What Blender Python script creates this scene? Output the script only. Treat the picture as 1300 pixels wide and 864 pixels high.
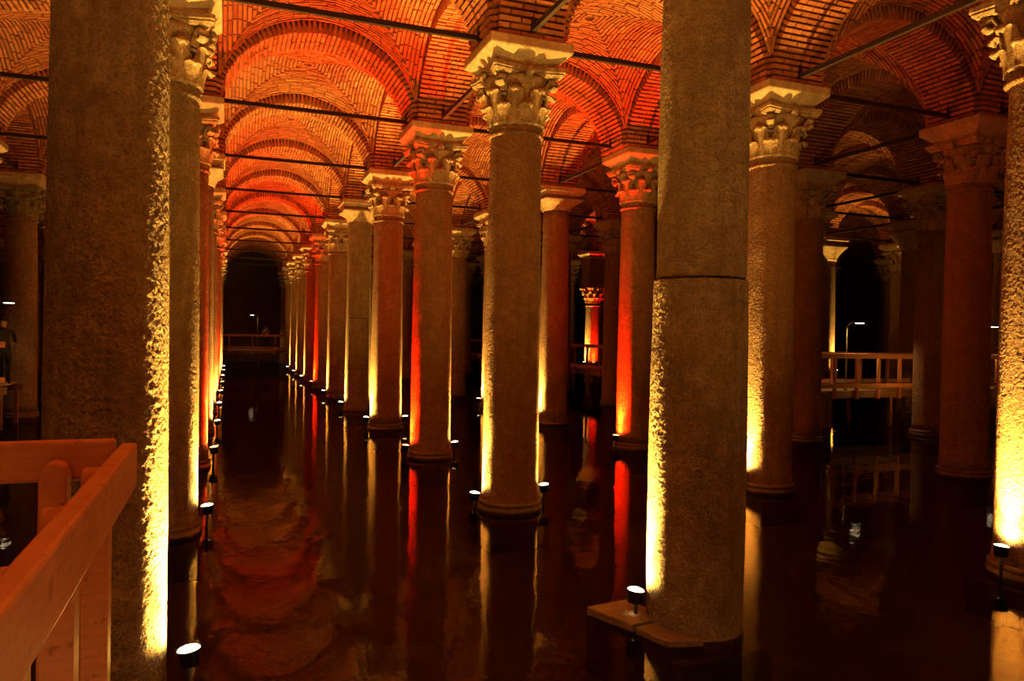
import bpy, bmesh, math, random
import numpy as np
from mathutils import Vector, Matrix, noise

for _o in list(bpy.data.objects):
    bpy.data.objects.remove(_o)
S = bpy.context.scene
COL = S.collection
R = math.radians
random.seed(7)
RNG = np.random.default_rng(7)

# ------------------------------------------------------------------ camera
F_PX = 945.0                       # focal length for a 1300 px wide frame
YAW = R(20.85)
CAM_Z = 2.66
cam_d = bpy.data.cameras.new('camera')
cam_d.sensor_width = 36.0
cam_d.lens = 36.0 * F_PX / 1300.0
cam_d.clip_start = 0.05
cam_d.clip_end = 300
cam = bpy.data.objects.new('camera', cam_d)
COL.objects.link(cam)
cam.matrix_world = (Matrix.Translation((0, 0, CAM_Z)) @ Matrix.Rotation(-YAW, 4, 'Z')
                    @ Matrix.Rotation(R(90 - 0.6), 4, 'X') @ Matrix.Rotation(R(1.0), 4, 'Z'))
S.camera = cam
CAM_INV = cam.matrix_world.inverted()

# ------------------------------------------------------------------ world, exposure
world = bpy.data.worlds.new('world')
S.world = world
world.use_nodes = True
world.node_tree.nodes['Background'].inputs[0].default_value = (0.012, 0.006, 0.003, 1)
world.node_tree.nodes['Background'].inputs[1].default_value = 0.3
S.view_settings.view_transform = 'Standard'
S.view_settings.look = 'None'
S.view_settings.exposure = 1.15
S.view_settings.gamma = 1.0
S.view_settings.use_curve_mapping = False
try:
    S.cycles.use_denoising = True
    S.cycles.max_bounces = 6
    S.cycles.diffuse_bounces = 3
    S.cycles.glossy_bounces = 3
    S.cycles.transparent_max_bounces = 6
    S.cycles.sample_clamp_indirect = 6.0
    S.cycles.caustics_reflective = False
    S.cycles.caustics_refractive = False
except Exception:
    pass

# light colours and levels
YEL = (1.0, 0.50, 0.080)
WRM = (1.0, 0.60, 0.20)
RED = (1.0, 0.014, 0.001)
FILL = (1.0, 0.50, 0.115)  # tint of the fill lights added behind the viewer
SPILL = 0.085
FLOOD = 1900.0                       # watts of a column floodlight

# ------------------------------------------------------------------ helpers
def project(p):
    """world point -> (px, py, depth) in the 1300x864 frame."""
    q = CAM_INV @ Vector(p)
    d = -q.z
    if d < 0.05:
        return None
    return 650 + F_PX * q.x / d, 432 - F_PX * q.y / d, d

def in_view(p, m=0):
    q = project(p)
    return q is not None and -m < q[0] < 1300 + m and -m < q[1] < 864 + m

def mesh(name, verts, faces, m=None, smooth=False):
    me = bpy.data.meshes.new(name)
    me.from_pydata([tuple(v) for v in verts], [], faces)
    if m:
        me.materials.append(m)
    if smooth:
        me.polygons.foreach_set('use_smooth', [True] * len(me.polygons))
    me.update()
    return me

def link(name, me, parent=None, loc=(0, 0, 0), rotz=0.0):
    o = bpy.data.objects.new(name, me)
    COL.objects.link(o)
    o.parent = parent
    o.location = loc
    if rotz:
        o.rotation_euler = (0, 0, rotz)
    return o

def thing(name, label, cat, loc=(0, 0, 0), rotz=0.0, group=None):
    o = bpy.data.objects.new(name, None)
    o.empty_display_size = 0.1
    COL.objects.link(o)
    o.location = loc
    o.rotation_euler = (0, 0, rotz)
    o['label'] = label
    o['category'] = cat
    if group:
        o['group'] = group
    return o

def structure(o, label=None):
    o['kind'] = 'structure'
    if label:
        o['label'] = label
    return o

class MB:
    """collects vertices and faces of one mesh."""
    def __init__(self):
        self.v, self.f = [], []
    def add(self, vs, fs):
        n = len(self.v)
        self.v += [tuple(p) for p in vs]
        self.f += [tuple(i + n for i in q) for q in fs]
        return self
    def box(self, c, s, rot=None):
        hx, hy, hz = s[0] / 2, s[1] / 2, s[2] / 2
        vs = [Vector((x, y, z)) for z in (-hz, hz) for y in (-hy, hy) for x in (-hx, hx)]
        if rot is not None:
            vs = [rot @ p for p in vs]
        c = Vector(c)
        return self.add([p + c for p in vs], [(0, 2, 3, 1), (4, 5, 7, 6), (0, 1, 5, 4), (2, 6, 7, 3), (0, 4, 6, 2), (1, 3, 7, 5)])
    def lathe(self, prof, n=24, cap=True, c=(0, 0, 0)):
        vs, fs = [], []
        for r, z in prof:
            for i in range(n):
                a = 2 * math.pi * i / n
                vs.append((c[0] + r * math.cos(a), c[1] + r * math.sin(a), c[2] + z))
        for j in range(len(prof) - 1):
            for i in range(n):
                k = (i + 1) % n
                fs.append((j * n + i, j * n + k, (j + 1) * n + k, (j + 1) * n + i))
        if cap:
            fs.append(tuple(reversed(range(n))))
            fs.append(tuple((len(prof) - 1) * n + i for i in range(n)))
        return self.add(vs, fs)
    def tube(self, pts, r, n=8):
        pts = [Vector(p) for p in pts]
        rs = r if isinstance(r, (list, tuple)) else [r] * len(pts)
        vs, fs = [], []
        up = Vector((0, 0, 1))
        for i, p in enumerate(pts):
            t = (pts[min(i + 1, len(pts) - 1)] - pts[max(i - 1, 0)]).normalized()
            a = up if abs(t.dot(up)) < 0.95 else Vector((1, 0, 0))
            s = t.cross(a).normalized()
            b = s.cross(t)
            for k in range(n):
                g = 2 * math.pi * k / n
                vs.append(p + (s * math.cos(g) + b * math.sin(g)) * rs[i])
        for j in range(len(pts) - 1):
            for k in range(n):
                q = (k + 1) % n
                fs.append((j * n + k, j * n + q, (j + 1) * n + q, (j + 1) * n + k))
        fs.append(tuple(reversed(range(n))))
        fs.append(tuple((len(pts) - 1) * n + k for k in range(n)))
        return self.add(vs, fs)
    def mesh(self, name, m, smooth=False):
        return mesh(name, self.v, self.f, m, smooth)
    def build(self, name, m, parent=None, smooth=False, loc=(0, 0, 0), rotz=0.0):
        return link(name, self.mesh(name, m, smooth), parent, loc, rotz)

def bevel_mesh(me, w=0.006, seg=1):
    bm = bmesh.new()
    bm.from_mesh(me)
    bmesh.ops.bevel(bm, geom=list(bm.edges), offset=w, segments=seg, affect='EDGES', profile=0.5)
    bm.to_mesh(me)
    bm.free()
    return me

# ------------------------------------------------------------------ materials
class NT:
    def __init__(self, name):
        self.m = bpy.data.materials.new(name)
        self.m.use_nodes = True
        self.t = self.m.node_tree
        self.b = self.t.nodes['Principled BSDF']
        self.out = self.t.nodes['Material Output']
    def n(self, kind, **kw):
        nd = self.t.nodes.new(kind)
        for k, v in kw.items():
            if k in nd.inputs:
                nd.inputs[k].default_value = v
            else:
                setattr(nd, k, v)
        return nd
    def l(self, a, b):
        self.t.links.new(a, b)
    def noise(self, vec, scale, detail=4, rough=0.55):
        nd = self.n('ShaderNodeTexNoise')
        nd.inputs['Scale'].default_value = scale
        nd.inputs['Detail'].default_value = detail
        nd.inputs['Roughness'].default_value = rough
        self.l(vec, nd.inputs['Vector'])
        return nd.outputs['Fac']
    def ramp(self, fac, stops):
        nd = self.n('ShaderNodeValToRGB')
        e = nd.color_ramp.elements
        while len(e) < len(stops):
            e.new(0.5)
        for i, (p, c) in enumerate(stops):
            e[i].position = p
            e[i].color = (*c, 1)
        self.l(fac, nd.inputs[0])
        return nd.outputs[0]
    def mix(self, fac, a, b, blend='MIX'):
        nd = self.n('ShaderNodeMix', data_type='RGBA', blend_type=blend)
        if hasattr(fac, 'links'):
            self.l(fac, nd.inputs[0])
        else:
            nd.inputs[0].default_value = fac
        for s, i in ((a, 6), (b, 7)):
            if hasattr(s, 'links'):
                self.l(s, nd.inputs[i])
            else:
                nd.inputs[i].default_value = (*s, 1)
        return nd.outputs[2]
    def math(self, op, a, b=None):
        nd = self.n('ShaderNodeMath', operation=op)
        for s, i in ((a, 0), (b, 1)):
            if s is None:
                continue
            if hasattr(s, 'links'):
                self.l(s, nd.inputs[i])
            else:
                nd.inputs[i].default_value = s
        return nd.outputs[0]
    def bump(self, h, strength, dist):
        nd = self.n('ShaderNodeBump')
        nd.inputs['Strength'].default_value = strength
        nd.inputs['Distance'].default_value = dist
        self.l(h, nd.inputs['Height'])
        self.l(nd.outputs[0], self.b.inputs['Normal'])
        return nd

def obj_coords(t, per_object=True):
    tc = t.n('ShaderNodeTexCoord')
    if not per_object:
        return tc.outputs['Object']
    oi = t.n('ShaderNodeObjectInfo')
    ad = t.n('ShaderNodeVectorMath', operation='ADD')
    sc = t.n('ShaderNodeVectorMath', operation='SCALE')
    cm = t.n('ShaderNodeCombineXYZ')
    for i in range(3):
        t.l(oi.outputs['Random'], cm.inputs[i])
    t.l(cm.outputs[0], sc.inputs[0])
    sc.inputs['Scale'].default_value = 37.0
    t.l(tc.outputs['Object'], ad.inputs[0])
    t.l(sc.outputs[0], ad.inputs[1])
    return ad.outputs[0]

def stone_mat(name, dark, light, stain, bump=0.6, dist=0.012, rough=0.85, fine=85.0, drill=0.5, holes=False):
    t = NT(name)
    v = obj_coords(t)
    big = t.noise(v, 1.1, 5, 0.6)
    mid = t.noise(v, 9.0, 5, 0.65)
    c = t.mix(t.ramp(big, [(0.3, (0, 0, 0)), (0.7, (1, 1, 1))]), dark, light)
    c = t.mix(t.ramp(t.noise(v, 2.6, 5, 0.7), [(0.42, (0, 0, 0)), (0.62, (0.38, 0.38, 0.38))]), c, stain)
    # vertical run-off streaks
    mp = t.n('ShaderNodeMapping')
    mp.inputs['Scale'].default_value = (5.0, 5.0, 0.5)
    t.l(v, mp.inputs['Vector'])
    st = t.noise(mp.outputs[0], 1.3, 4, 0.6)
    c = t.mix(t.ramp(st, [(0.5, (0, 0, 0)), (0.75, (0.7, 0.7, 0.7))]), c, stain)
    c = t.mix(t.ramp(mid, [(0.35, (0.55, 0.55, 0.55)), (0.62, (0, 0, 0))]), c, stain)
    c = t.mix(t.ramp(t.noise(v, 42.0, 3, 0.7), [(0.36, (0.75, 0.75, 0.75)), (0.50, (0, 0, 0))]), c, stain)
    vo = t.n('ShaderNodeTexVoronoi')
    vo.inputs['Scale'].default_value = 16.0
    t.l(v, vo.inputs['Vector'])
    pits = t.ramp(vo.outputs['Distance'], [(0.05, (0, 0, 0)), (0.22, (1, 1, 1))])
    gate = t.ramp(t.noise(v, 3.0, 2), [(0.5, (1, 1, 1)), (0.62, (0, 0, 0))])
    pit = pits if holes else t.mix(gate, pits, (1, 1, 1))
    c = t.mix(pit, stain, c)
    t.l(c, t.b.inputs['Base Color'])
    t.b.inputs['Roughness'].default_value = rough
    h = t.math('ADD', t.math('MULTIPLY', t.noise(v, fine * 0.45, 3, 0.6), 1.0), t.math('MULTIPLY', t.noise(v, fine * 1.3, 2), 0.35))
    h = t.math('ADD', h, t.math('MULTIPLY', t.noise(v, 17.0, 2, 0.5), 1.1))
    h = t.math('ADD', h, t.math('MULTIPLY', pit, drill))
    t.bump(h, bump, dist)
    return t.m

M = {}
M['stone_olive'] = stone_mat('weathered_marble', (0.44, 0.345, 0.20), (0.60, 0.485, 0.30), (0.21, 0.15, 0.075), 1.0, 0.058)
M['stone_warm'] = stone_mat('warm_marble', (0.46, 0.285, 0.15), (0.60, 0.40, 0.225), (0.26, 0.145, 0.07), 1.0, 0.060)
M['stone_cap'] = stone_mat('capital_marble', (0.54, 0.42, 0.27), (0.70, 0.57, 0.38), (0.20, 0.12, 0.06), 0.6, 0.012, holes=True, drill=0.7)
M['stone_moss'] = stone_mat('mossy_marble', (0.28, 0.27, 0.15), (0.42, 0.36, 0.21), (0.16, 0.15, 0.08), 0.6, 0.012)
M['impost'] = stone_mat('impost_limestone', (0.66, 0.54, 0.36), (0.78, 0.66, 0.44), (0.34, 0.24, 0.14), 0.35, 0.008)
M['wet_stone'] = stone_mat('wet_stone', (0.15, 0.10, 0.065), (0.24, 0.17, 0.11), (0.07, 0.05, 0.03), 0.5, 0.010, 0.45)
M['slab'] = stone_mat('slab_stone', (0.17, 0.105, 0.06), (0.25, 0.165, 0.10), (0.12, 0.08, 0.05), 0.6, 0.012, 0.6)
M['wall_stone'] = stone_mat('wall_masonry', (0.20, 0.13, 0.09), (0.30, 0.20, 0.13), (0.10, 0.06, 0.04), 0.6, 0.02)

def brick_mat(name, lo, hi, pale):
    t = NT(name)
    geo = t.n('ShaderNodeNewGeometry')
    oi = t.n('ShaderNodeObjectInfo')
    r = t.math('FRACT', t.math('ADD', geo.outputs['Random Per Island'], t.math('MULTIPLY', oi.outputs['Random'], 7.31)))
    c = t.ramp(r, [(0.0, lo), (0.55, hi), (0.85, hi), (1.0, pale)])
    tc = t.n('ShaderNodeTexCoord')
    v = geo.outputs['Position']
    c = t.mix(t.ramp(t.noise(v, 14.0, 4, 0.6), [(0.35, (0.55, 0.55, 0.55)), (0.6, (0, 0, 0))]), c, (lo[0] * 0.6, lo[1] * 0.55, lo[2] * 0.5))
    c = t.mix(t.ramp(t.noise(v, 0.9, 3, 0.6), [(0.45, (0, 0, 0)), (0.75, (0.5, 0.5, 0.5))]), c, pale)
    t.l(c, t.b.inputs['Base Color'])
    t.b.inputs['Roughness'].default_value = 0.9
    t.bump(t.noise(v, 60.0, 3, 0.6), 0.5, 0.006)
    return t.m
M['brick'] = brick_mat('red_brick', (0.32, 0.095, 0.035), (0.56, 0.20, 0.075), (0.64, 0.32, 0.14))

def mortar_mat():
    t = NT('lime_mortar')
    geo = t.n('ShaderNodeNewGeometry')
    v = geo.outputs['Position']
    c = t.mix(t.ramp(t.noise(v, 2.0, 4, 0.6), [(0.35, (0, 0, 0)), (0.7, (1, 1, 1))]), (0.12, 0.045, 0.020), (0.24, 0.105, 0.05))
    t.l(c, t.b.inputs['Base Color'])
    t.b.inputs['Roughness'].default_value = 0.95
    t.bump(t.noise(v, 40.0, 3, 0.6), 0.6, 0.01)
    return t.m
M['mortar'] = mortar_mat()

def plain(name, col, rough=0.6, metal=0.0, emit=None, es=0.0, grain=0.0):
    t = NT(name)
    t.b.inputs['Roughness'].default_value = rough
    t.b.inputs['Metallic'].default_value = metal
    v = obj_coords(t)
    n_ = t.noise(v, 12.0, 4, 0.6)
    c = t.mix(t.ramp(n_, [(0.3, (0, 0, 0)), (0.7, (1, 1, 1))]), tuple(x * 0.75 for x in col), tuple(min(1, x * 1.15) for x in col))
    t.l(c, t.b.inputs['Base Color'])
    if grain:
        t.bump(n_, 0.3, grain)
    if emit:
        t.b.inputs['Emission Color'].default_value = (*emit, 1)
        t.b.inputs['Emission Strength'].default_value = es
    return t.m
M['iron'] = plain('rusted_iron', (0.035, 0.018, 0.012), 0.75, 0.3, grain=0.004)
M['housing'] = plain('dark_metal', (0.05, 0.04, 0.035), 0.45, 0.6)
M['lens_yellow'] = plain('floodlight_glass_yellow', (0.9, 0.7, 0.4), 0.3, 0, (1.0, 0.70, 0.28), 14.0)
M['lens_red'] = plain('floodlight_glass_red', (0.9, 0.3, 0.2), 0.3, 0, (1.0, 0.22, 0.06), 9.0)
M['lens_white'] = plain('lamp_glass_white', (0.9, 0.85, 0.75), 0.3, 0, (1.0, 0.82, 0.60), 6.0)
M['cloth_dark'] = plain('dark_cloth', (0.02, 0.022, 0.026), 0.9)
M['cloth_blue'] = plain('jeans_cloth', (0.03, 0.04, 0.07), 0.9)
M['cloth_tan'] = plain('tan_cloth', (0.30, 0.24, 0.16), 0.9)
M['skin'] = plain('skin', (0.50, 0.30, 0.21), 0.6)
M['hair'] = plain('dark_hair', (0.02, 0.014, 0.010), 0.7)

def wood_mat(name, a, b):
    t = NT(name)
    v = obj_coords(t)
    mp = t.n('ShaderNodeMapping')
    mp.inputs['Scale'].default_value = (4, 4, 4)
    t.l(v, mp.inputs['Vector'])
    n1 = t.noise(mp.outputs[0], 1.2, 5, 0.65)
    wv = t.n('ShaderNodeTexWave', wave_type='BANDS', bands_direction='Z')
    wv.inputs['Scale'].default_value = 9.0
    wv.inputs['Distortion'].default_value = 2.0
    wv.inputs['Detail'].default_value = 3.0
    t.l(v, wv.inputs['Vector'])
    c = t.mix(t.ramp(n1, [(0.3, (0, 0, 0)), (0.7, (1, 1, 1))]), a, b)
    c = t.mix(t.ramp(wv.outputs['Fac'], [(0.0, (0.16, 0.16, 0.16)), (0.4, (0, 0, 0))]), c, tuple(x * 0.6 for x in a))
    # worn dark scuffs
    c = t.mix(t.ramp(t.noise(v, 26.0, 3, 0.6), [(0.30, (0.7, 0.7, 0.7)), (0.40, (0, 0, 0))]), c, tuple(x * 0.45 for x in a))
    t.l(c, t.b.inputs['Base Color'])
    t.b.inputs['Roughness'].default_value = 0.55
    t.bump(n1, 0.25, 0.004)
    return t.m
M['wood'] = wood_mat('varnished_timber', (0.46, 0.17, 0.065), (0.60, 0.26, 0.11))
M['wood_deck'] = wood_mat('deck_timber', (0.22, 0.12, 0.06), (0.32, 0.18, 0.10))

def water_mat():
    t = NT('still_water')
    geo = t.n('ShaderNodeNewGeometry')
    v = geo.outputs['Position']
    mp = t.n('ShaderNodeMapping')
    mp.inputs['Scale'].default_value = (1.0, 0.55, 1.0)
    t.l(v, mp.inputs['Vector'])
    h = t.math('ADD', t.noise(mp.outputs[0], 1.6, 2, 0.5), t.math('MULTIPLY', t.noise(mp.outputs[0], 8.0, 2, 0.5), 0.30))
    bp = t.n('ShaderNodeBump')
    bp.inputs['Strength'].default_value = 0.27
    bp.inputs['Distance'].default_value = 0.02
    t.l(h, bp.inputs['Height'])
    fr = t.n('ShaderNodeFresnel')
    fr.inputs['IOR'].default_value = 1.34
    t.l(bp.outputs[0], fr.inputs['Normal'])
    gl = t.n('ShaderNodeBsdfGlossy')
    gl.inputs['Roughness'].default_value = 0.03
    gl.inputs['Color'].default_value = (0.54, 0.47, 0.36, 1)
    t.l(bp.outputs[0], gl.inputs['Normal'])
    tr = t.n('ShaderNodeBsdfTransparent')
    tr.inputs['Color'].default_value = (0.50, 0.40, 0.28, 1)
    mx = t.n('ShaderNodeMixShader')
    t.l(fr.outputs[0], mx.inputs[0])
    t.l(tr.outputs[0], mx.inputs[1])
    t.l(gl.outputs[0], mx.inputs[2])
    t.l(mx.outputs[0], t.out.inputs['Surface'])
    return t.m
M['water'] = water_mat()

# ------------------------------------------------------------------ layout of the hall
D = 4.85                            # column spacing both ways
X0, Y0 = -0.78, 5.82                # column of row 'a', first rank
FLOOR_Z = -0.55
SPRING = 6.93                       # top of the imposts
def gx(i): return X0 + D * i
def gy(k): return Y0 + D * k
I_MIN, I_MAX = -3, 8
K_MIN, K_MAX = -3, 11
NUDGE = {(2, 0): -0.21, (3, 2): 0.36, (2, 2): 0.14, (2, 3): 0.18, (5, 4): 0.54, (4, 6): -0.8}

xa, xb = gx(I_MIN) - D / 2, gx(I_MAX) + D / 2
ya, yb = gy(K_MIN) - D / 2, gy(K_MAX) + D * 0.8

# floor: one slab of big paving flags, flags built where they can be told apart
structure(MB().box(((xa + xb) / 2, (ya + yb) / 2, FLOOR_Z - 0.1), (xb - xa, yb - ya, 0.2)).build('floor', M['wet_stone']))
structure(mesh_o := link('water', mesh('water', [(xa, ya, 0), (xb, ya, 0), (xb, yb, 0), (xa, yb, 0)], [(0, 1, 2, 3)], M['water'])))
WALL_H = 9.6
for nm, c, s in (('wall_back', ((xa + xb) / 2, yb + 0.3, WALL_H / 2 + FLOOR_Z), (xb - xa + 1.2, 0.6, WALL_H)),
                 ('wall_front', ((xa + xb) / 2, ya - 0.3, WALL_H / 2 + FLOOR_Z), (xb - xa + 1.2, 0.6, WALL_H)),
                 ('wall_left', (xa - 0.3, (ya + yb) / 2, WALL_H / 2 + FLOOR_Z), (0.6, yb - ya, WALL_H)),
                 ('wall_right', (xb + 0.3, (ya + yb) / 2, WALL_H / 2 + FLOOR_Z), (0.6, yb - ya, WALL_H))):
    structure(MB().box(c, s).build(nm, M['wall_stone']))

# ------------------------------------------------------------------ brick work of the vaults
ARCH_A, ARCH_B = 1.82, 1.50         # half span and rise of an arch
ARCH_W = 1.05                       # width of the arch soffit
WEB_H = 1.90                        # half side of a vault web
WEB_B = 1.73

def ellipse_stations(a, b, step):
    """points along a half ellipse at equal arc length: (s, z, tangent, normal-outward)."""
    n = 800
    th = np.linspace(math.pi, 0, n)
    xs, zs = a * np.cos(th), b * np.sin(th)
    L = np.concatenate([[0], np.cumsum(np.hypot(np.diff(xs), np.diff(zs)))])
    cnt = max(1, int(round(L[-1] / step)))
    out = []
    for j in range(cnt):
        q = (j + 0.5) * L[-1] / cnt
        t = np.interp(q, L, th)
        tx, tz = a * math.sin(t), -b * math.cos(t)
        l = math.hypot(tx, tz)
        nx, nz = math.cos(t) / a, math.sin(t) / b
        m_ = math.hypot(nx, nz)
        out.append((a * math.cos(t), b * math.sin(t), (tx / l, tz / l), (nx / m_, nz / m_)))
    return out

def frame(c, ex, ey, ez, s):
    """4x4 whose columns are the scaled axes of a brick."""
    m = Matrix.Identity(4)
    for i, (e, k) in enumerate(((ex, s[0]), (ey, s[1]), (ez, s[2]))):
        for j in range(3):
            m[j][i] = e[j] * k
    for j in range(3):
        m[j][3] = c[j]
    return m

def arch_bricks(seed):
    """transforms of the bricks of one arch that spans along local x."""
    rg = random.Random(seed)
    out = []
    for j, (s, z, t, n) in enumerate(ellipse_stations(ARCH_A, ARCH_B, 0.094)):
        cuts = [-0.525, -0.175, 0.175, 0.525] if j % 2 else [-0.525, -0.35, 0.0, 0.35, 0.525]
        for a, b in zip(cuts[:-1], cuts[1:]):
            p = rg.uniform(-0.012, 0.006)
            w = (b - a) - 0.022
            yc = (a + b) / 2 + rg.uniform(-0.004, 0.004)
            rad = 0.125 + p
            c = (s + n[0] * rad, yc, SPRING + z + n[1] * rad)
            out.append(frame(c, (0, 1, 0), (t[0], 0, t[1]), (n[0], 0, n[1]), (w / 2, rg.uniform(0.026, 0.032), 0.125)))
    return out

def web_z(u, v):
    return SPRING + WEB_B * math.sqrt(max(0.0, 1 - (u / WEB_H) ** 2)) + 0.14 * (1 - (v / WEB_H) ** 2)

def web_bricks(seed):
    """transforms of the bricks of one groin vault bay: rings parallel to each of the four arches."""
    rg = random.Random(seed)
    out = []
    st = ellipse_stations(WEB_H, WEB_B, 0.02)
    for q in range(4):
        rot = Matrix.Rotation(q * math.pi / 2, 4, 'Z')
        v = WEB_H - 0.045
        ring = 0
        while v > 0.06:
            pts = [e for e in st if abs(e[0]) < v - 0.01]
            total = len(pts) * (0.02)
            nb = max(1, int(round(total / 0.29)))
            off = 0.5 if ring % 2 else 0.0
            for b in range(nb + (1 if off else 0)):
                lo = max(0.0, (b - off) / nb)
                hi = min(1.0, (b + 1 - off) / nb)
                if (hi - lo) * nb < 0.3 or not pts:
                    continue
                s, z, t, n = pts[min(len(pts) - 1, int((lo + hi) / 2 * len(pts)))]
                ln = (hi - lo) * total - 0.022
                if ln < 0.04:
                    continue
                dz = 0.14 * (1 - (v / WEB_H) ** 2)
                p = 0.03 + rg.uniform(-0.008, 0.008)
                c = Vector((s + n[0] * p, v, SPRING + z + dz + n[1] * p))
                m = frame(c, (t[0], 0, t[1]), (0, 1, 0), (n[0], 0, n[1]), (ln / 2, rg.uniform(0.024, 0.029), 0.035))
                out.append(rot @ m)
            v -= 0.083
            ring += 1
    return out

CUBE_V = np.array([(x, y, z) for z in (-1, 1) for y in (-1, 1) for x in (-1, 1)], float)
CUBE_F = np.array([(0, 2, 3, 1), (0, 1, 5, 4), (2, 6, 7, 3), (0, 4, 6, 2), (1, 3, 7, 5)])
def joined(name, trs, m, jit=0.05):
    """one mesh of many bricks (tops left open: they sit in the mortar)."""
    A = np.array([[list(r) for r in t] for t in trs])
    n = len(A)
    base = np.concatenate([CUBE_V, np.ones((8, 1))], 1)
    V = np.einsum('nij,vj->nvi', A, base)[:, :, :3]
    V += RNG.uniform(-jit, jit, V.shape) * 0.05
    F = (CUBE_F[None] + (np.arange(n) * 8)[:, None, None]).reshape(-1, 4)
    me = bpy.data.meshes.new(name)
    me.from_pydata(V.reshape(-1, 3).tolist(), [], F.tolist())
    me.materials.append(m)
    me.update()
    return me

def single_brick(k):
    rg = random.Random(100 + k)
    vs = [(x * (1 + rg.uniform(-0.05, 0.03)), y * (1 + rg.uniform(-0.08, 0.05)), z * (1 + rg.uniform(-0.03, 0.03))) for x, y, z in CUBE_V]
    return mesh('brick', vs, [tuple(f) for f in CUBE_F] + [(4, 5, 7, 6)], M['brick'])
BRICKS = [single_brick(k) for k in range(6)]

def arch_core_mesh():
    """the mortar ring behind the bricks of an arch."""
    g, n = 0.034, 40
    vs, fs = [], []
    for j in range(n + 1):
        t = math.pi - math.pi * j / n
        ni = Vector((math.cos(t) / ARCH_A, 0, math.sin(t) / ARCH_B)).normalized()
        p = Vector((ARCH_A * math.cos(t), 0, SPRING + ARCH_B * math.sin(t)))
        for r in (g, 0.24):
            for y in (-ARCH_W / 2 + g, ARCH_W / 2 - g):
                q = p + ni * r
                vs.append((q.x, y, max(q.z, SPRING)))
    for j in range(n):
        a, b = j * 4, (j + 1) * 4
        fs += [(a, b, b + 1, a + 1), (a + 2, a + 3, b + 3, b + 2), (a, a + 2, b + 2, b), (a + 1, b + 1, b + 3, a + 3)]
    return mesh('vault_arch', vs, fs, M['mortar'], True)

def web_core_mesh():
    vs, fs = [], []
    nu, nv = 28, 12
    for q in range(4):
        rot = Matrix.Rotation(q * math.pi / 2, 3, 'Z')
        n0 = len(vs)
        for j in range(nv + 1):
            v = WEB_H * j / nv
            for i in range(nu + 1):
                s = -1 + 2 * i / nu
                u = v * math.sin(s * math.pi / 2)
                vs.append(rot @ Vector((u, v + (0.12 if j == nv else 0), SPRING + (WEB_B + 0.036) * math.sqrt(1 - (u / (WEB_H + 0.036)) ** 2) + 0.14 * (1 - (v / WEB_H) ** 2))))
        for j in range(nv):
            for i in range(nu):
                a = n0 + j * (nu + 1) + i
                fs.append((a, a + 1, a + nu + 2, a + nu + 1))
    return mesh('vault_bay', vs, fs, M['mortar'], True)

def pier_mesh():
    h = 0.50
    return MB().box((0, 0, SPRING + 1.1), (2 * h, 2 * h, 2.2)).mesh('vault_pier', M['mortar'])

ARCH_CORE, WEB_CORE, PIER = arch_core_mesh(), web_core_mesh(), pier_mesh()
ARCH_TR = arch_bricks(3)
ARCH_STUFF = joined('brick_courses', ARCH_TR, M['brick'])
WEB_TR = [web_bricks(11), web_bricks(12)]
WEB_STUFF = [joined('brick_courses', w, M['brick']) for w in WEB_TR]

def lay_bricks(root, trs, most=300):
    """single bricks for those that show largest, the rest as one part of kind stuff."""
    mw = root.matrix_world
    rank = []
    for i, t in enumerate(trs):
        q = project(mw @ t.translation)
        if q and -20 < q[0] < 1320 and -20 < q[1] < 884:
            rank.append((q[2], i))
    rank.sort()
    pick = {i for _, i in rank[:most]}
    for i in sorted(pick):
        b = bpy.data.objects.new('brick', BRICKS[i % 6])
        COL.objects.link(b)
        b.parent = root
        b.matrix_local = trs[i]
    rest = [t for i, t in enumerate(trs) if i not in pick]
    if rest:
        o = link('brick_courses', joined('brick_courses', rest, M['brick']), root)
        o['kind'] = 'stuff'

NEAR_ARCH_X = {(0, 1), (0, 2), (0, 3), (1, 1), (1, 2), (2, 0), (2, 1)}       # arches across the aisle: (row on its left, rank)
NEAR_ARCH_Y = {(1, 0), (1, 1), (2, 0), (2, 1), (0, 1)}                        # arches along the aisle: (row, rank on its near side)
NEAR_BAY = {(0, 1), (0, 2), (1, 1), (2, 0), (2, 1)}

def seen_cell(x, y, m=500):
    return any(in_view((x + dx, y + dy, z), m) for dx in (-2.4, 0, 2.4) for dy in (-2.4, 0, 2.4) for z in (7, 8.7))

def near_cell(x, y):
    return -6 < y < 22 and -6.5 < x < 16

def make_arch(x, y, rz, near):
    o = structure(link('vault_arch', ARCH_CORE, None, (x, y, 0), rz))
    if near:
        o.matrix_world = Matrix.Translation((x, y, 0)) @ Matrix.Rotation(rz, 4, 'Z')
        lay_bricks(o, ARCH_TR)
    else:
        c = link('brick_courses', ARCH_STUFF, o)
        c['kind'] = 'stuff'

for i in range(I_MIN, I_MAX + 1):
    for k in range(K_MIN, K_MAX + 1):
        x, y = gx(i), gy(k)
        keep = lambda a, b: seen_cell(a, b) or near_cell(a, b)
        if keep(x, y):
            structure(link('vault_pier', PIER, None, (x, y, 0)))
        if i < I_MAX and keep(x + D / 2, y):
            make_arch(x + D / 2, y, 0.0, (i, k) in NEAR_ARCH_X)
        if k < K_MAX and keep(x, y + D / 2):
            make_arch(x, y + D / 2, math.pi / 2, (i, k) in NEAR_ARCH_Y)
        if i < I_MAX and k < K_MAX and keep(x + D / 2, y + D / 2):
            w = (i + k) % 2
            o = structure(link('vault_bay', WEB_CORE, None, (x + D / 2, y + D / 2, 0)))
            if (i, k) in NEAR_BAY:
                o.matrix_world = Matrix.Translation((x + D / 2, y + D / 2, 0))
                lay_bricks(o, WEB_TR[w])
            else:
                c = link('brick_courses', WEB_STUFF[w], o)
                c['kind'] = 'stuff'

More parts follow.
